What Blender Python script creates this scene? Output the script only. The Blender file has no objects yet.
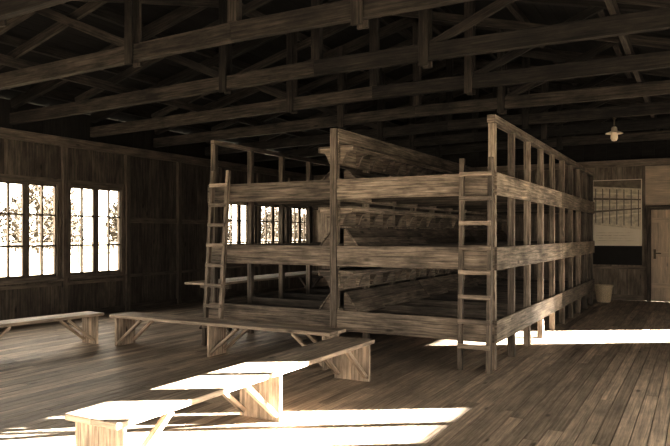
import bpy, math, random
from mathutils import Vector, Matrix
random.seed(7)
scn = bpy.context.scene
scn.view_settings.view_transform = 'Standard'
scn.view_settings.gamma = 0.70
scn.view_settings.exposure = 0.30

# ------------------------------------------------------------------ materials
def nt(name):
    m = bpy.data.materials.new(name); m.use_nodes = True
    t = m.node_tree; t.nodes.clear()
    o = t.nodes.new('ShaderNodeOutputMaterial')
    b = t.nodes.new('ShaderNodeBsdfPrincipled')
    t.links.new(b.outputs[0], o.inputs[0])
    return m, t, b, o

def ramp(t, fac, stops):
    r = t.nodes.new('ShaderNodeValToRGB')
    e = r.color_ramp.elements
    while len(e) < len(stops): e.new(0.5)
    for i, (p, c) in enumerate(stops):
        e[i].position = p; e[i].color = (c[0], c[1], c[2], 1)
    t.links.new(fac, r.inputs[0])
    return r

def sep(v):   # sepia tone of value v (linear)
    return (v*1.065, v*0.905, v*0.745)

def wood(name, dark, light, rough=0.6, gs=(1.2, 26), vary=0.35, bump=0.25, blotch=0.5):
    dark=sep(dark); light=sep(light)
    m, t, b, o = nt(name)
    L = t.links.new
    uv = t.nodes.new('ShaderNodeUVMap'); uv.uv_map = 'UVMap'
    mp = t.nodes.new('ShaderNodeMapping'); mp.inputs['Scale'].default_value = (gs[0], gs[1], 1)
    L(uv.outputs[0], mp.inputs[0])
    n = t.nodes.new('ShaderNodeTexNoise'); n.inputs['Scale'].default_value = 1.6
    n.inputs['Detail'].default_value = 7; n.inputs['Roughness'].default_value = 0.7
    n.inputs['Distortion'].default_value = 0.4
    L(mp.outputs[0], n.inputs[0])
    r = ramp(t, n.outputs[0], [(0.34, dark), (0.66, light)])
    mp2 = t.nodes.new('ShaderNodeMapping'); mp2.inputs['Scale'].default_value = (1.0, 2.6, 1)
    L(uv.outputs[0], mp2.inputs[0])
    n2 = t.nodes.new('ShaderNodeTexNoise'); n2.inputs['Scale'].default_value = 1.7
    n2.inputs['Detail'].default_value = 6; n2.inputs['Roughness'].default_value = 0.65
    L(mp2.outputs[0], n2.inputs[0])
    mr = t.nodes.new('ShaderNodeMapRange')
    mr.inputs[1].default_value = 0.35; mr.inputs[2].default_value = 0.62
    mr.inputs[3].default_value = 1 - blotch; mr.inputs[4].default_value = 1.0
    L(n2.outputs[0], mr.inputs[0])
    mp3 = t.nodes.new('ShaderNodeMapping'); mp3.inputs['Scale'].default_value = (1.6, 4.5, 1)
    L(uv.outputs[0], mp3.inputs[0])
    v = t.nodes.new('ShaderNodeTexVoronoi'); v.inputs['Scale'].default_value = 1.0
    L(mp3.outputs[0], v.inputs[0])
    kr = t.nodes.new('ShaderNodeMapRange')
    kr.inputs[1].default_value = 0.05; kr.inputs[2].default_value = 0.12
    kr.inputs[3].default_value = 0.35; kr.inputs[4].default_value = 1.0
    L(v.outputs['Distance'], kr.inputs[0])
    at = t.nodes.new('ShaderNodeAttribute'); at.attribute_name = 'rnd'
    ar = t.nodes.new('ShaderNodeMapRange')
    ar.inputs[3].default_value = 1 - vary; ar.inputs[4].default_value = 1 + vary * 0.35
    L(at.outputs['Fac'], ar.inputs[0])
    m1 = t.nodes.new('ShaderNodeMath'); m1.operation = 'MULTIPLY'
    L(mr.outputs[0], m1.inputs[0]); L(kr.outputs[0], m1.inputs[1])
    m2 = t.nodes.new('ShaderNodeMath'); m2.operation = 'MULTIPLY'
    L(m1.outputs[0], m2.inputs[0]); L(ar.outputs[0], m2.inputs[1])
    vm = t.nodes.new('ShaderNodeVectorMath'); vm.operation = 'SCALE'
    L(r.outputs[0], vm.inputs[0]); L(m2.outputs[0], vm.inputs['Scale'])
    L(vm.outputs[0], b.inputs['Base Color'])
    b.inputs['Roughness'].default_value = rough
    bp = t.nodes.new('ShaderNodeBump'); bp.inputs['Strength'].default_value = bump
    bp.inputs['Distance'].default_value = 0.01
    L(n.outputs[0], bp.inputs['Height']); L(bp.outputs[0], b.inputs['Normal'])
    return m

def plain(name, col, rough=0.6, metal=0.0, noise=0.2, scale=8):
    m, t, b, o = nt(name)
    tc = t.nodes.new('ShaderNodeTexCoord')
    n = t.nodes.new('ShaderNodeTexNoise'); n.inputs['Scale'].default_value = scale
    n.inputs['Detail'].default_value = 5
    t.links.new(tc.outputs['Object'], n.inputs[0])
    r = ramp(t, n.outputs[0], [(0.3, [c * (1 - noise) for c in col]), (0.7, [min(1, c * (1 + noise)) for c in col])])
    t.links.new(r.outputs[0], b.inputs['Base Color'])
    b.inputs['Roughness'].default_value = rough
    b.inputs['Metallic'].default_value = metal
    return m

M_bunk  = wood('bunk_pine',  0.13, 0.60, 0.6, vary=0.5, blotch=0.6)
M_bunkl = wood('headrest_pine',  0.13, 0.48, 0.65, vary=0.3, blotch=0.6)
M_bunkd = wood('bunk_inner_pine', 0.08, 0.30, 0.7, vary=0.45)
M_bench = wood('bench_worn_wood', 0.32, 0.84, 0.55, vary=0.2, blotch=0.5)
M_floor = wood('floor_boards', 0.33, 0.80, 0.50, gs=(0.8, 30), vary=0.36, bump=0.4, blotch=0.42)
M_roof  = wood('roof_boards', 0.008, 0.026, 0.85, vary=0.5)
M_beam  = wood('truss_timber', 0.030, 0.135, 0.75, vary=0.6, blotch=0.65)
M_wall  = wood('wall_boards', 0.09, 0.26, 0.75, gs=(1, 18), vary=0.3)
M_wallb = wood('back_wall_boards', 0.24, 0.52, 0.75, gs=(1, 18), vary=0.2)  # albedo raised to stand in for light missing on the back wall
M_door  = wood('door_boards', 0.62, 0.88, 0.65, gs=(1, 18), vary=0.12, blotch=0.2)  # paler than the wood, in place of light around the door
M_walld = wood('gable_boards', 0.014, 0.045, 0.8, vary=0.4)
M_frame = wood('window_frame_wood', 0.14, 0.34, 0.6, vary=0.2)
M_dark  = plain('dark_gap', (0.010, 0.008, 0.006), 0.9)
M_ground = plain('frosty_ground', (0.60, 0.55, 0.46), 0.9, noise=0.3, scale=0.35)
M_tree  = plain('tree_bark_foliage', (0.050, 0.042, 0.032), 0.9, noise=0.4, scale=1.5)
M_enamel = plain('lamp_enamel', (0.85, 0.78, 0.66), 0.35, noise=0.05)
M_black = plain('black_panel', (0.018, 0.014, 0.010), 0.6)
M_paper = plain('poster_paper', (0.95, 0.88, 0.77), 0.7, noise=0.04, scale=3)
M_pmid  = plain('poster_midtone', (0.80, 0.73, 0.62), 0.7, noise=0.2, scale=14)
M_pdark = plain('poster_dark', (0.28, 0.24, 0.19), 0.7, noise=0.3, scale=9)
M_wick  = plain('wicker', (0.75, 0.65, 0.50), 0.7, noise=0.3, scale=60)
M_metal = plain('door_metal', (0.12, 0.10, 0.075), 0.35, metal=0.8, noise=0.1)

def glass():
    m = bpy.data.materials.new('window_glass'); m.use_nodes = True
    t = m.node_tree; t.nodes.clear()
    o = t.nodes.new('ShaderNodeOutputMaterial')
    mx = t.nodes.new('ShaderNodeMixShader'); mx.inputs[0].default_value = 0.05
    a = t.nodes.new('ShaderNodeBsdfTransparent'); g = t.nodes.new('ShaderNodeBsdfGlossy')
    g.inputs['Roughness'].default_value = 0.02
    t.links.new(a.outputs[0], mx.inputs[1]); t.links.new(g.outputs[0], mx.inputs[2])
    t.links.new(mx.outputs[0], o.inputs[0])
    return m
M_glass = glass()

# ------------------------------------------------------------------ mesh builder
class MB:
    def __init__(s):
        s.v=[]; s.f=[]; s.uv=[]; s.r=[]; s.m=[]
    def _hex(s, P, dims, mat):
        b = len(s.v); s.v += [tuple(p) for p in P]
        ax = max(range(3), key=lambda i: dims[i])
        ou, ov, rn = random.uniform(0, 60), random.uniform(0, 60), random.random()
        loc = [((i & 1) * dims[0], ((i >> 1) & 1) * dims[1], ((i >> 2) & 1) * dims[2]) for i in range(8)]
        for idx, na in (((0,2,3,1),2),((4,5,7,6),2),((0,1,5,4),1),((2,6,7,3),1),((0,4,6,2),0),((1,3,7,5),0)):
            s.f.append([b+i for i in idx])
            oth = [a for a in range(3) if a != na]
            if ax in oth: ua = ax; va = [a for a in oth if a != ax][0]
            else: ua, va = oth
            off = na * 3.3
            s.uv.append([(loc[i][ua] + ou, loc[i][va] + ov + off) for i in idx])
            s.r.append(rn); s.m.append(mat)
    def box(s, x0,x1,y0,y1,z0,z1, mat=0):
        P = [(x1 if i&1 else x0, y1 if i&2 else y0, z1 if i&4 else z0) for i in range(8)]
        s._hex(P, (abs(x1-x0), abs(y1-y0), abs(z1-z0)), mat)
    def beam(s, p0, p1, w, h, up=(0,0,1), mat=0):
        p0=Vector(p0); p1=Vector(p1); d=p1-p0; L=d.length; d.normalize()
        up=Vector(up); side=d.cross(up).normalized(); u=side.cross(d).normalized()
        P=[]
        for i in range(8):
            P.append(p0 + d*(L if i&1 else 0) + side*((w if i&2 else -w)/2)*-1 + u*((h if i&4 else -h)/2))
        s._hex(P,(L,w,h),mat)
    def prism(s, poly, plane, a, b2, mat=0):
        n=len(poly); b=len(s.v); rn=random.random(); ou=random.uniform(0,50)
        def P(p,c):
            if plane=='xz': return (p[0],c,p[1])
            if plane=='yz': return (c,p[0],p[1])
            return (p[0],p[1],c)
        s.v += [P(p,a) for p in poly]+[P(p,b2) for p in poly]
        def add(idx,uv): s.f.append(idx); s.uv.append(uv); s.r.append(rn); s.m.append(mat)
        add([b+i for i in range(n)],[(poly[i][0]+ou,poly[i][1]) for i in range(n)])
        add([b+n+i for i in reversed(range(n))],[(poly[i][0]+ou,poly[i][1]) for i in reversed(range(n))])
        for i in range(n):
            j=(i+1)%n
            L=math.dist(poly[i],poly[j])
            if abs(b2-a)>L: uv=[(0,L+ou),(0,ou),(abs(b2-a),ou),(abs(b2-a),L+ou)]
            else: uv=[(L+ou,0),(ou,0),(ou,abs(b2-a)),(L+ou,abs(b2-a))]
            add([b+j,b+i,b+n+i,b+n+j],uv)
    def make(s, name, mats, parent=None, bevel=0, loc=None, rotz=0):
        me=bpy.data.meshes.new(name); me.from_pydata(s.v,[],s.f)
        for m in mats: me.materials.append(m)
        uvl=me.uv_layers.new(name='UVMap')
        at=me.attributes.new('rnd','FLOAT','FACE')
        k=0
        for i,p in enumerate(me.polygons):
            p.material_index=s.m[i]; at.data[i].value=s.r[i]
            for j in range(len(s.f[i])):
                uvl.data[k].uv=s.uv[i][j]; k+=1
        import bmesh
        bm=bmesh.new(); bm.from_mesh(me); bmesh.ops.recalc_face_normals(bm,faces=bm.faces); bm.to_mesh(me); bm.free()
        ob=bpy.data.objects.new(name,me); scn.collection.objects.link(ob)
        if parent: ob.parent=parent
        if loc: ob.location=loc
        ob.rotation_euler[2]=rotz
        if bevel:
            md=ob.modifiers.new('bevel','BEVEL'); md.width=bevel; md.segments=1; md.limit_method='ANGLE'
        return ob
def empty(name, loc=(0,0,0)):
    e=bpy.data.objects.new(name,None); e.location=loc; scn.collection.objects.link(e); return e

XL,XR,Y0,Y1=-9.75,1.75,-2.6,16.3
WH=3.05
RX,RZ,EZ=-4.0,5.1,3.62

# ------------------------------------------------------------------ floor
fb=MB(); w=0.115; x=XL
while x<XR:
    y=Y0-random.uniform(0,3)
    while y<Y1:
        L=random.uniform(3.2,5.0)
        fb.box(x+0.003,min(x+w-0.003,XR),max(y,Y0),min(y+L-0.003,Y1),-0.03,random.uniform(-0.0015,0),0)
        y+=L
    x+=w
fb.box(XL-0.1,XR+0.1,Y0-0.1,Y1+0.1,-0.12,-0.031,1)
fb.make('floor',[M_floor,M_dark])

# ------------------------------------------------------------------ walls
def strips(mb, axis, pos, thick, a0, a1, z0, z1, openings, step, mat=0):
    a=a0
    cuts=[a0,a1]
    while a<a1-1e-6:
        cuts.append(a); a+=step
    for o in openings: cuts += [o[0],o[1]]
    cuts=sorted(set(round(c,4) for c in cuts if a0-1e-6<=c<=a1+1e-6))
    for c0,c1 in zip(cuts,cuts[1:]):
        if c1-c0<0.002: continue
        segs=[(z0,z1)]
        for o in openings:
            if c0>=o[0]-1e-3 and c1<=o[1]+1e-3:
                ns=[]
                for s0,s1 in segs:
                    if o[2]>s0: ns.append((s0,min(s1,o[2])))
                    if o[3]<s1: ns.append((max(s0,o[3]),s1))
                segs=ns
        for s0,s1 in segs:
            g=0.003
            jit=random.uniform(-0.002,0.002)
            lo,hi=min(pos,pos+thick)+jit,max(pos,pos+thick)+jit
            if axis=='x': mb.box(lo,hi,c0,c1-g,s0,s1,mat)
            else: mb.box(c0,c1-g,lo,hi,s0,s1,mat)

posts=[4.9-1.45*k for k in (4,3,2,1)]+[4.9,6.35,7.8,9.25,10.7,12.15,13.6,15.05]
WZ0,WZ1=0.72,2.40
left_win=[(p+0.09,p+1.45-0.09) for p in (-2.35,-0.9,0.55,2.0,3.45,4.9,6.35,7.8,12.15,13.6)]+[(15.14,16.15)]
mb=MB()
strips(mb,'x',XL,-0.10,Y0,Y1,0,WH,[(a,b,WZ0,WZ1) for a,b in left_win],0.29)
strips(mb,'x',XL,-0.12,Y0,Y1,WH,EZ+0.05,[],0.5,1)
mb.box(XL-0.13,XL-0.121,Y0,Y1,WH-0.1,WH+0.1,1)
mb.make('wall_left',[M_wall,M_walld])

right_win=[(p+0.09,p+1.45-0.09) for p in (-2.35,-0.9,0.55,2.0,3.45,5.10,6.58)]  # out of view; the ones near the camera added to light the ceiling
sun_door_open=(11.6,13.15,0.0,1.12)  # unseen opening, kept low to limit how far the sun climbs the bunks
mb=MB()
strips(mb,'x',XR,0.10,Y0,Y1,0,WH,[(a,b,WZ0,WZ1) for a,b in right_win]+[sun_door_open],0.29)
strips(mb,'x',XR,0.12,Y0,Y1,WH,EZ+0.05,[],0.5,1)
strips(mb,'x',XR+0.104,0.01,8.0,11.55,0,WH,[],4)
strips(mb,'x',XR+0.104,0.01,13.2,Y1,0,WH,[],4)
strips(mb,'x',XR+0.104,0.01,11.55,13.2,1.15,WH,[],4)
mb.make('wall_right',[M_wall,M_walld])

front_fill_win=[(XL+0.6+1.5*i,XL+0.6+1.5*i+1.27) for i in range(7)]  # unseen windows added behind the camera to let in fill light
def gable(name,y,t,mat_low,openings=[],extra=None):
    mb=MB()
    strips(mb,'y',y,t,XL-0.1,XR+0.1,0,WH+0.05,openings,0.29,0)
    x=XL-0.1
    def rz(x): return RZ+0.12-(abs(x-RX))*(RZ-EZ)/(RX-XL)
    while x<XR+0.1:
        x1=min(x+0.25,XR+0.1)
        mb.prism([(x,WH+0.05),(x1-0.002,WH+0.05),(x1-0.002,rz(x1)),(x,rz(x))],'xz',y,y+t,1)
        x+=0.25
    if extra: extra(mb)
    return mb.make(name,[mat_low,M_walld,M_door])
def ex(mb):
    mb.box(-1.04,0.30,Y1-0.018,Y1-0.003,2.14,3.02,2)
    mb.box(0.31,XR-0.01,Y1-0.018,Y1-0.003,0.1,3.02,2)
    mb.box(XL-0.1,XR+0.1,Y1+0.103,Y1+0.12,0,WH,1)
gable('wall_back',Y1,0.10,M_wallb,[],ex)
gable('wall_front',Y0,-0.10,M_wall,[(a,b,WZ0,WZ1) for a,b in front_fill_win])

tb=MB()
for p in posts:
    if p>Y0+0.2: tb.box(XL,XL+0.07,p-0.05,p+0.05,0,WH)
tb.box(XL,XL+0.09,Y0,Y1,WH-0.02,WH+0.14)
tb.box(XL,XL+0.03,9.30,12.10,1.72,1.82)
tb.box(XL,XL+0.03,9.30,12.10,0.66,0.72)
for y0 in (4.95,6.4,7.85):
    tb.box(XL,XL+0.025,y0,y0+1.35,0.60,0.66)
tb.make('trim_1',[M_frame],bevel=0.004)
tb=MB(); tb.box(XL,XL+0.025,Y0,Y1,0,0.12); tb.make('baseboard_left',[M_wall])
tb=MB(); tb.box(XL+0.03,-1.06,Y1-0.025,Y1,0,0.12); tb.box(0.08,XR-0.03,Y1-0.025,Y1,0,0.12); tb.make('baseboard_back',[M_wallb])
tb=MB()
tb.box(XL+0.1,XR,Y1-0.09,Y1,WH-0.02,WH+0.13)
for xx in (-8.3,-6.8,-5.4,-4.0,-2.5,1.0): tb.box(xx-0.05,xx+0.05,Y1-0.05,Y1,0.13,WH-0.03)
tb.box(-2.2,-1.0,Y1-0.03,Y1,0.70,0.76)
tb.make('trim_2',[M_wallb],bevel=0.004)

# ------------------------------------------------------------------ windows
def window(n,loc,rz,w2,no_bars=False):
    e=empty('window_%d'%n,loc); e.rotation_euler[2]=rz
    z0,z1=WZ0,WZ1
    hw=w2; hh=(z1-z0)/2
    mb=MB(); t=0.05
    xa,xb=-0.09,0.02
    mb.box(xa,xb,-hw,-hw+t,-hh,hh); mb.box(xa,xb,hw-t,hw,-hh,hh)
    mb.box(xa,xb,-hw+t,hw-t,hh-t,hh); mb.box(xa,xb,-hw+t,hw-t,-hh,-hh+t)
    xa,xb=-0.05,-0.005
    mb.box(xa,xb,-0.035,0.035,-hh+t,hh-t)
    if not no_bars:  # bars left out on the right wall so sun patches stay unbroken
        for s0,s1 in ((-hw+t,-0.035),(0.035,hw-t)):
            c=(s0+s1)/2
            mb.box(xa,xb,s0,s0+0.025,-hh+t,hh-t); mb.box(xa,xb,s1-0.025,s1,-hh+t,hh-t)
            mb.box(xa,xb,s0,s1,-hh+t,-hh+t+0.04); mb.box(xa,xb,s0,s1,hh-t-0.03,hh-t)
            mb.box(xa,xb,c-0.014,c+0.014,-hh+t,hh-t)
            for k in (1,2):
                zz=-hh+t+(2*hh-2*t)*k/3
                mb.box(xa,xb,s0,s1,zz-0.013,zz+0.013)
    xa,xb=0.0,0.03
    mb.box(xa,xb,-hw-0.03,-hw+0.01,-hh-0.03,hh+0.05); mb.box(xa,xb,hw-0.01,hw+0.03,-hh-0.03,hh+0.05)
    mb.box(xa,xb,-hw-0.03,hw+0.03,hh,hh+0.06)
    mb.box(0,0.09,-hw-0.03,hw+0.03,-hh-0.035,-hh)
    mb.make('frame',[M_frame],parent=e)
    gm=bpy.data.meshes.new('pane'); xg=-0.027
    gm.from_pydata([(xg,-hw+t,-hh+t),(xg,hw-t,-hh+t),(xg,hw-t,hh-t),(xg,-hw+t,hh-t)],[],[(0,1,2,3)])
    gm.materials.append(M_glass)
    go=bpy.data.objects.new('pane',gm); scn.collection.objects.link(go); go.parent=e
k=1; zc=(WZ0+WZ1)/2
for a,b in left_win: window(k,(XL,(a+b)/2,zc),0,(b-a)/2); k+=1
for a,b in right_win: window(k,(XR,(a+b)/2,zc),math.pi,(b-a)/2,True); k+=1
for a,b in front_fill_win: window(k,((a+b)/2,Y0,zc),math.pi/2,(b-a)/2); k+=1  # added fill-light row

# ------------------------------------------------------------------ doors
e=empty('door_1',(-0.50,Y1-0.02,0))
mb=MB()
for i in range(6):
    a=-0.42+0.14*i; mb.box(a+0.001,a+0.137,-0.04,-0.005,0.02,2.04)
for z in (0.3,1.0,1.75): mb.box(-0.40,0.40,-0.06,-0.04,z,z+0.11)
mb.make('leaf',[M_door],parent=e,bevel=0.003)
mb=MB(); mb.box(-0.50,-0.43,-0.07,0,0,2.12); mb.box(0.43,0.50,-0.07,0,0,2.12); mb.box(-0.43,0.43,-0.07,0,2.05,2.12)
mb.make('casing',[M_bunkd],parent=e,bevel=0.003)
mb=MB(); mb.box(-0.37,-0.32,-0.073,-0.06,0.95,1.16); mb.box(-0.36,-0.22,-0.115,-0.10,1.06,1.085); mb.box(-0.352,-0.338,-0.11,-0.07,1.06,1.08)
mb.make('handle',[M_metal],parent=e)
e=empty('low_sun_door',(XR+0.13,12.375,0))  # unseen half-height door, made up around the low sun opening
mb=MB()
mb.box(0,0.08,-0.84,-0.775,0,1.18); mb.box(0,0.08,0.775,0.84,0,1.18); mb.box(0,0.08,-0.775,0.775,1.12,1.18)
mb.make('casing',[M_frame],parent=e)
mb=MB()
for i in range(6): mb.box(0.085,0.12,-1.58+i*0.12,-1.462+i*0.12,0.03,1.05)
for i in range(6): mb.box(0.085,0.12,0.86+i*0.12,0.978+i*0.12,0.03,1.05)
mb.make('leaves',[M_wallb],parent=e)

# ------------------------------------------------------------------ roof
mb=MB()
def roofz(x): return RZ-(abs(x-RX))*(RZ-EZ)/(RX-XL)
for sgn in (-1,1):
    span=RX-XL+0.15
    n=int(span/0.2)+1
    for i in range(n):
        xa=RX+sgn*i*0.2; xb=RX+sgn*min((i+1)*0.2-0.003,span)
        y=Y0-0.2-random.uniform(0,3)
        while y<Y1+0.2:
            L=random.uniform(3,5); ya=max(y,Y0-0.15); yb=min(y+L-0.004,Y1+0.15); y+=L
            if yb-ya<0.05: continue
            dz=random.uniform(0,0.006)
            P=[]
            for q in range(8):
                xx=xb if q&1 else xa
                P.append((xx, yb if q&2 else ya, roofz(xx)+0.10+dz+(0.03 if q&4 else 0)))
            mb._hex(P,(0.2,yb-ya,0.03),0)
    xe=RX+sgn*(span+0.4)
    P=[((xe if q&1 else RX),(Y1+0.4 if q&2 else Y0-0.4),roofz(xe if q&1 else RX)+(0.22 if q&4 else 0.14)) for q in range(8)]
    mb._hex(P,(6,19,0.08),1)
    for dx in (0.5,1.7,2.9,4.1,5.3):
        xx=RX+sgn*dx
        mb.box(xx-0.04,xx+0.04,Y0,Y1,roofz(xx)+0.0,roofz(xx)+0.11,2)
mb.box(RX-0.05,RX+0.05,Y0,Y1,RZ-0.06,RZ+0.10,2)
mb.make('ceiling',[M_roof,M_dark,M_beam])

CZ=3.40
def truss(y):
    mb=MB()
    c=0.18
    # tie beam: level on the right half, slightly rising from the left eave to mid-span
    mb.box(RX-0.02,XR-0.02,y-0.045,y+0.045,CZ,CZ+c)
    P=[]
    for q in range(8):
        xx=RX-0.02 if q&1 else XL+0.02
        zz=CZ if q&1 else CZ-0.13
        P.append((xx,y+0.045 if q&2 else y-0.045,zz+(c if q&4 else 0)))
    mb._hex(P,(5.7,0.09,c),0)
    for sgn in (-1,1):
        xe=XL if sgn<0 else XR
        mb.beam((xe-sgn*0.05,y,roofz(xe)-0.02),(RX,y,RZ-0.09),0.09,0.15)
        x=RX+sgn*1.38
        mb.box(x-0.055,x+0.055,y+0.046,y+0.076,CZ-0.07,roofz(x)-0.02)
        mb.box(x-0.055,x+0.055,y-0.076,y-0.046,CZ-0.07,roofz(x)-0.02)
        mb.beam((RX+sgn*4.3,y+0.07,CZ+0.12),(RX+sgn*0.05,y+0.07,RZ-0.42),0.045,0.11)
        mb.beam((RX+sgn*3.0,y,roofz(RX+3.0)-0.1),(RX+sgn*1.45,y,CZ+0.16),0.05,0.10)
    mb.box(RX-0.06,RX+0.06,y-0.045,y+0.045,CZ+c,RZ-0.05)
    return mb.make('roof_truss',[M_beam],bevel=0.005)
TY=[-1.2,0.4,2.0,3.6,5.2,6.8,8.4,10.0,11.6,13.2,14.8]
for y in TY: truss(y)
mb=MB()
for x in (RX-3.4,RX+3.4):
    mb.box(x-0.14,x-0.08,Y0,Y1,CZ+0.19,CZ+0.31)
for sgn in (-1,1):
    x=RX+sgn*1.38+sgn*0.1
    mb.beam((x,3.6,CZ+0.25),(x,6.8,roofz(x)-0.2),0.04,0.11)
    mb.beam((x,10.0,CZ+0.25),(x,13.2,roofz(x)-0.2),0.04,0.11)
mb.make('roof_brace_beams',[M_beam],bevel=0.004)

# ------------------------------------------------------------------ bunk beds
BX0,BXM,BX1=-5.96,-3.98,-1.96
BY=[7.2+0.85*i for i in range(10)]
TB=[(0.30,0.55),(1.10,1.355),(1.93,2.18)]
bunk=empty('triple_bunk_bed',(0,0,0))
mb=MB()
H=2.82; ps=0.08
for y in BY:
    mb.box(BX1-ps,BX1,y,y+ps*0.9,0,H-0.09)
    mb.box(BX0,BX0+ps,y,y+ps*0.9,0,H-0.07)
for y in BY:
    mb.box(BXM-0.04,BXM+0.04,y,y+ps*0.9,0,H-0.02)
yA,yB=BY[0],BY[-1]+ps
mb.box(BX1-ps-0.005,BX1+0.005,yA-0.02,yB,H-0.09,H)
mb.box(BX0,BX0+0.06,yA,yB,H-0.07,H-0.01)
mb.make('posts',[M_bunk],parent=bunk,bevel=0.004)
mb=MB()
for z0,z1 in TB:
    for x0,x1 in ((BX1,BX1+0.03),(BX0-0.03,BX0)):
        mb.box(x0,x1,yA-0.03,yA+3.9,z0,z1); mb.box(x0,x1,yA+3.904,yB,z0,z1)
    for y0,y1 in ((yA-0.032,yA-0.001),(yB,yB+0.03)):
        mb.box(BX0-0.03,BXM-0.045,y0,y1,z0,z1); mb.box(BXM+0.045,BX1-0.001,y0,y1,z0,z1)
mb.box(BXM-0.045,BXM+0.045,yA-0.045,yA-0.001,0.25,H)
mb.box(BXM-0.045,BXM+0.045,yB,yB+0.03,0.25,H)
mb.make('side_boards',[M_bunk],parent=bunk,bevel=0.004)
mb=MB()
mb.box(BXM+0.04,BXM+0.06,yA,yB,H-0.24,H)
for z0,z1 in TB:
    mb.box(BXM+0.041,BXM+0.062,yA,yB,z0-0.02,z1+0.02)
    mb.box(BXM-0.062,BXM-0.041,yA,yB,z0-0.02,z1+0.02)
for zs in (1.02,1.82,2.58):
    for s in (1,-1):
        xi=BXM+s*0.045; xo=BXM+s*0.25
        mb.box(min(xi,xo),max(xi,xo),yA+0.02,yB-0.02,zs,zs+0.025)
        mb.box(min(xo,xo-s*0.02),max(xo,xo-s*0.02),yA+0.02,yB-0.02,zs-0.05,zs+0.0)
        mb.box(min(xi,xi+s*0.02),max(xi,xi+s*0.02),yA,yB,zs-0.22,zs)
        y=yA+0.03
        while y<yB-0.05:
            poly=[(xi,zs),(xo-s*0.02,zs),(xo-s*0.025,zs-0.05),(xo-s*0.09,zs-0.065),(xi+s*0.08,zs-0.12),(xi+s*0.05,zs-0.2),(xi,zs-0.21)]
            mb.prism(poly,'xz',y,y+0.05)
            y+=0.425
mb.make('spine_shelves',[M_bunk],parent=bunk,bevel=0.003)
mb=MB()
for ti,(z0,z1) in enumerate(TB):
    zd=z1-0.10
    for s in (1,-1):
        xi=BXM+s*0.065
        A=(xi+s*0.22,zd+0.06); B=(xi+s*0.03,zd+(0.22 if ti==2 else 0.31))
        n=(s*0.015,0.016)
        for y0,y1 in ((yA+0.10,yA+2.5),(yA+2.51,yA+5.1),(yA+5.11,yB-0.02)):
            mid=((A[0]+B[0])/2,(A[1]+B[1])/2)
            for P,Q in ((A,(mid[0]+s*0.003,mid[1]-0.002)),((mid[0]-s*0.003,mid[1]+0.002),B)):
                mb.prism([P,Q,(Q[0]+n[0],Q[1]+n[1]),(P[0]+n[0],P[1]+n[1])],'xz',y0,y1)
        for y in BY:
            mb.prism([(xi,zd+0.001),(A[0],zd+0.001),A,B,(xi,B[1])],'xz',y+0.12,y+0.15)
mb.make('headrests',[M_bunkl],parent=bunk,bevel=0.002)
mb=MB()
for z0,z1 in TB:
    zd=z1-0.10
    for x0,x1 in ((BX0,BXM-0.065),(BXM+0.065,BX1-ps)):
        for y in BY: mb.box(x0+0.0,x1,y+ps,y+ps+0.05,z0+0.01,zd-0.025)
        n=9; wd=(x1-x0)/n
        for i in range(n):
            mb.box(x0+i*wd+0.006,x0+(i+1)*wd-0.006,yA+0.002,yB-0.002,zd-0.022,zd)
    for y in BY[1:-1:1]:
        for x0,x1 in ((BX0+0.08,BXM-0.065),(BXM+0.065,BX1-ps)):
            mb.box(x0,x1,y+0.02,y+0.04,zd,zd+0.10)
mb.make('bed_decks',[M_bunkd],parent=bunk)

def ladder(name,x0,x1,yb,yt,ht,rungs,z0=0.27,dz=0.27):
    e=empty(name,(0,0,0))
    mb=MB()
    for x in (x0,x1): mb.beam((x,yb,0.0),(x,yt,ht),0.05,0.065,up=(0,-1,0))
    mb.make('rails',[M_bunk],parent=e,bevel=0.004)
    mb=MB()
    for i in range(rungs):
        z=z0+dz*i; y=yb+(yt-yb)*z/ht
        mb.box(x0-0.02,x1+0.02,y-0.05,y-0.028,z-0.025,z+0.025)
    mb.make('rungs',[M_bunk],parent=e,bevel=0.003)
ladder('ladder',-2.30,-1.98,7.02,7.10,2.34,8)
ladder('ladder',-5.82,-5.56,6.90,7.09,2.36,8)

# ------------------------------------------------------------------ benches
def bench(L,W=0.41,H=0.42,loc=(0,0,0),rot=0,legs=None):
    e=empty('wooden_bench',loc); e.rotation_euler[2]=rot
    mb=MB()
    mb.box(-W/2,-0.002,0,L,H-0.04,H); mb.box(0.002,W/2,0,L,H-0.04,H)
    mb.make('seat',[M_bench],parent=e,bevel=0.004)
    mb=MB()
    legs=legs or [0.08,L/2,L-0.12]
    for i,y in enumerate(legs):
        h=H-0.041
        for a,b in ((-W/2+0.02,-0.001),(0.001,W/2-0.02)):
            mb.box(a,b,y,y+0.035,0.0,h)
    mb.make('legs',[M_bench],parent=e,bevel=0.003)
    mb=MB()
    for i,y in enumerate(legs):
        s=1 if i==0 else -1
        ys=y+(0.04 if s>0 else -0.005)
        for xx in (W/2-0.06,-W/2+0.06):
            mb.beam((xx,ys,0.05),(xx,ys+s*0.40,H-0.05),0.035,0.05,up=(1,0,0))
    mb.make('braces',[M_bench],parent=e,bevel=0.003)
    return e
bench(3.42,W=0.44,loc=(-3.12,2.68,0),legs=[0.06,1.70,3.32])
bench(3.4,W=0.38,loc=(-3.52,6.45,0),rot=math.radians(90))
bench(3.4,W=0.36,loc=(-7.32,6.40,0),rot=math.radians(180-6))

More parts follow.
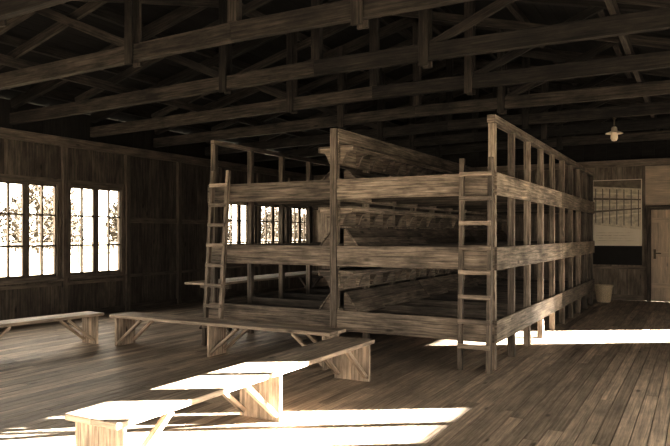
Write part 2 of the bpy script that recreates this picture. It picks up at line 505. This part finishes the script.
def table(loc,L,W=0.62,H=0.76):
    e=empty('trestle_table',loc)
    mb=MB()
    for i in range(4):
        a=-W/2+W*i/4; mb.box(a+0.001,a+W/4-0.001,0,L,H-0.035,H)
    mb.make('top',[M_bench],parent=e,bevel=0.004)
    mb=MB()
    for y in (0.35,L-0.4):
        mb.beam((-W/2+0.04,y,0),(W/2-0.08,y,H-0.1),0.04,0.08,up=(0,1,0))
        mb.beam((W/2-0.04,y+0.045,0),(-W/2+0.08,y+0.045,H-0.1),0.04,0.08,up=(0,1,0))
        mb.box(-W/2+0.03,W/2-0.03,y-0.02,y+0.065,H-0.11,H-0.036)
    mb.box(-0.03,0.03,0.4,L-0.42,0.34,0.40)
    mb.make('trestles',[M_bunkd],parent=e,bevel=0.003)
table((-6.62,7.75,0),3.6)

# ------------------------------------------------------------------ poster: large printed photograph on back wall
e=empty('exhibition_poster',(-1.625,Y1-0.03,0))
mb=MB()
mb.box(-0.52,0.52,-0.025,0.0,1.23,2.74,0)
mb.box(-0.52,0.52,-0.02,0.0,0.80,1.228,1)
def quad(p,mat,d):
    mb.prism(p,'xz',-0.0252-d,-0.0250,mat)
quad([(-0.50,1.72),(0.50,1.60),(0.50,2.72),(-0.50,2.72)],2,0.001)
quad([(-0.50,2.60),(0.50,2.52),(0.50,2.72),(-0.50,2.72)],3,0.002)
for i in range(5):
    z=1.84+i*0.15
    quad([(-0.50,z),(0.50,z+0.12-i*0.05),(0.50,z+0.145-i*0.05),(-0.50,z+0.045)],3 if i%2 else 0,0.003)
for i in range(7):
    x=-0.46+i*0.15
    quad([(x,1.76-i*0.015),(x+0.018,1.76-i*0.015),(x+0.018,2.55-i*0.01),(x,2.55-i*0.01)],3,0.004)
for i in range(4):
    z=1.52-i*0.06
    quad([(-0.44,z),(0.2+random.uniform(0,0.2),z),(0.2+random.uniform(0,0.2),z+0.014),(-0.44,z+0.014)],2,0.001)
mb.make('panel',[M_paper,M_black,M_pmid,M_pdark],parent=e)

# ------------------------------------------------------------------ waste basket
def basket(loc):
    e=empty('wicker_basket',loc)
    n=24; mb=MB()
    h=0.36
    for i in range(n):
        a=2*math.pi*i/n
        mb.beam((0.13*math.cos(a),0.13*math.sin(a),0.01),(0.18*math.cos(a),0.18*math.sin(a),h),0.018,0.01,up=(math.cos(a),math.sin(a),0))
    for k2 in range(12):
        z=0.02+k2*0.03; r=0.132+0.05*z/h
        for i in range(n):
            a=2*math.pi*i/n; b=2*math.pi*(i+1)/n; o=0.006 if (i+k2)%2 else -0.004
            mb.beam(((r+o)*math.cos(a),(r+o)*math.sin(a),z),((r+o)*math.cos(b),(r+o)*math.sin(b),z),0.012,0.022)
    for i in range(n):
        a=2*math.pi*i/n; b=2*math.pi*(i+1)/n
        mb.beam((0.185*math.cos(a),0.185*math.sin(a),h),(0.185*math.cos(b),0.185*math.sin(b),h),0.03,0.03)
        mb.prism([(0,0),(0.13*math.cos(a),0.13*math.sin(a)),(0.13*math.cos(b),0.13*math.sin(b))],'xy',0.0,0.01)
    mb.make('weave',[M_wick],parent=e)
basket((-1.83,15.6,0))

# ------------------------------------------------------------------ pendant lamp (lathe)
def lathe(name,prof,mat,parent,n=28):
    vs=[];fs=[]
    for r,z in prof:
        for i in range(n):
            a=2*math.pi*i/n; vs.append((r*math.cos(a),r*math.sin(a),z))
    for j in range(len(prof)-1):
        for i in range(n):
            fs.append((j*n+i,j*n+(i+1)%n,(j+1)*n+(i+1)%n,(j+1)*n+i))
    me=bpy.data.meshes.new(name); me.from_pydata(vs,[],fs); me.materials.append(mat)
    for p in me.polygons: p.use_smooth=True
    o=bpy.data.objects.new(name,me); scn.collection.objects.link(o); o.parent=parent
    return o
e=empty('pendant_lamp',(-1.20,11.6,0))
lathe('shade',[(0.03,3.25),(0.045,3.23),(0.05,3.18),(0.13,3.15),(0.14,3.135),(0.13,3.140),(0.05,3.165),(0.0,3.17)],M_enamel,e)
lathe('globe',[(0.0,3.01),(0.04,3.02),(0.06,3.06),(0.055,3.12),(0.04,3.16)],M_enamel,e)
lathe('stem',[(0.0,3.41),(0.035,3.41),(0.035,3.38),(0.012,3.37),(0.012,3.24)],M_metal,e)

# ------------------------------------------------------------------ outside
me=bpy.data.meshes.new('ground')
me.from_pydata([(-200,-150,-0.35),(150,-150,-0.35),(150,250,-0.35),(-200,250,-0.35)],[],[(0,1,2,3)])
me.materials.append(M_ground); o=bpy.data.objects.new('ground_outside',me); scn.collection.objects.link(o)
mb=MB()
def tree(x,y,h):
    mb.beam((x,y,-0.35),(x+random.uniform(-.2,.2),y,h*0.8),0.28,0.28,up=(1,0,0))
    for i in range(9):
        a=random.uniform(0,6.28); z=random.uniform(0.25,0.75)*h; L=random.uniform(0.2,0.35)*h
        mb.beam((x,y,z),(x+L*math.cos(a),y+L*math.sin(a),z+L*0.8),0.08,0.08)
    for i in range(330):
        a=random.uniform(0,6.28); t=random.random()**1.2; z=(0.02+0.98*t)*h
        r=random.random()**0.5*h*0.36*math.sin(math.pi*min(1,0.25+0.7*t))
        p=Vector((x+r*math.cos(a),y+r*math.sin(a),z))
        q=p+Vector((random.uniform(-1,1),random.uniform(-1,1),random.uniform(-.4,1)))*0.5
        mb.beam(p,q,random.uniform(.10,.28),random.uniform(.06,.12))
for i in range(100):
    tree(-random.uniform(55,80),-16+i*1.5+random.uniform(-1,1),random.uniform(4.0,7.5))
mb.make('tree_line',[M_tree])
mb=MB()
for i in range(60):
    y=-10+i*2.5
    mb.box(-30.05,-29.95,y,y+0.1,-0.35,1.1)
for z in (0.35,0.95): mb.box(-29.95,-29.91,-10,140,z,z+0.09)
mb.make('paddock_fence',[M_tree])

# ------------------------------------------------------------------ light
wd=bpy.data.worlds.new('World'); scn.world=wd; wd.use_nodes=True
bg=wd.node_tree.nodes['Background']; bg.inputs[0].default_value=(1.0,0.92,0.80,1); bg.inputs[1].default_value=7.6
sl=bpy.data.lights.new('sun','SUN'); sl.energy=135; sl.angle=math.radians(0.5); sl.color=(1,0.95,0.87)
so=bpy.data.objects.new('sun',sl); scn.collection.objects.link(so)
el=math.atan(0.184); d=Vector((-0.835*math.cos(el),-0.55*math.cos(el),-math.sin(el))).normalized()
so.rotation_euler=d.to_track_quat('-Z','Y').to_euler(); so.location=(10,10,8)
def portal(loc,sx,sy,rot):
    l=bpy.data.lights.new('window_portal','AREA'); l.shape='RECTANGLE'; l.size=sx; l.size_y=sy
    l.cycles.is_portal=True
    o=bpy.data.objects.new('window_portal',l); scn.collection.objects.link(o)
    o.location=loc; o.rotation_euler=rot
hz=WZ1-WZ0
portal((XL-0.14,3.4,zc),hz,11.6,(0,math.radians(-90),0))
portal((XL-0.14,14.2,zc),hz,4.0,(0,math.radians(-90),0))
portal((XR+0.2,2.8,zc),hz,10.4,(0,math.radians(90),0))
portal((XR+0.26,12.375,0.56),1.12,1.55,(0,math.radians(90),0))
portal((RX,Y0-0.13,zc),10.5,hz,(math.radians(90),0,0))

cam=bpy.data.cameras.new('camera'); co=bpy.data.objects.new('camera',cam); scn.collection.objects.link(co)
co.location=(0,0,1.5); co.rotation_euler=(math.radians(90),0,math.radians(28.9))
cam.sensor_width=36; cam.lens=658*36/670; cam.shift_y=11/670; cam.clip_end=600
scn.camera=co
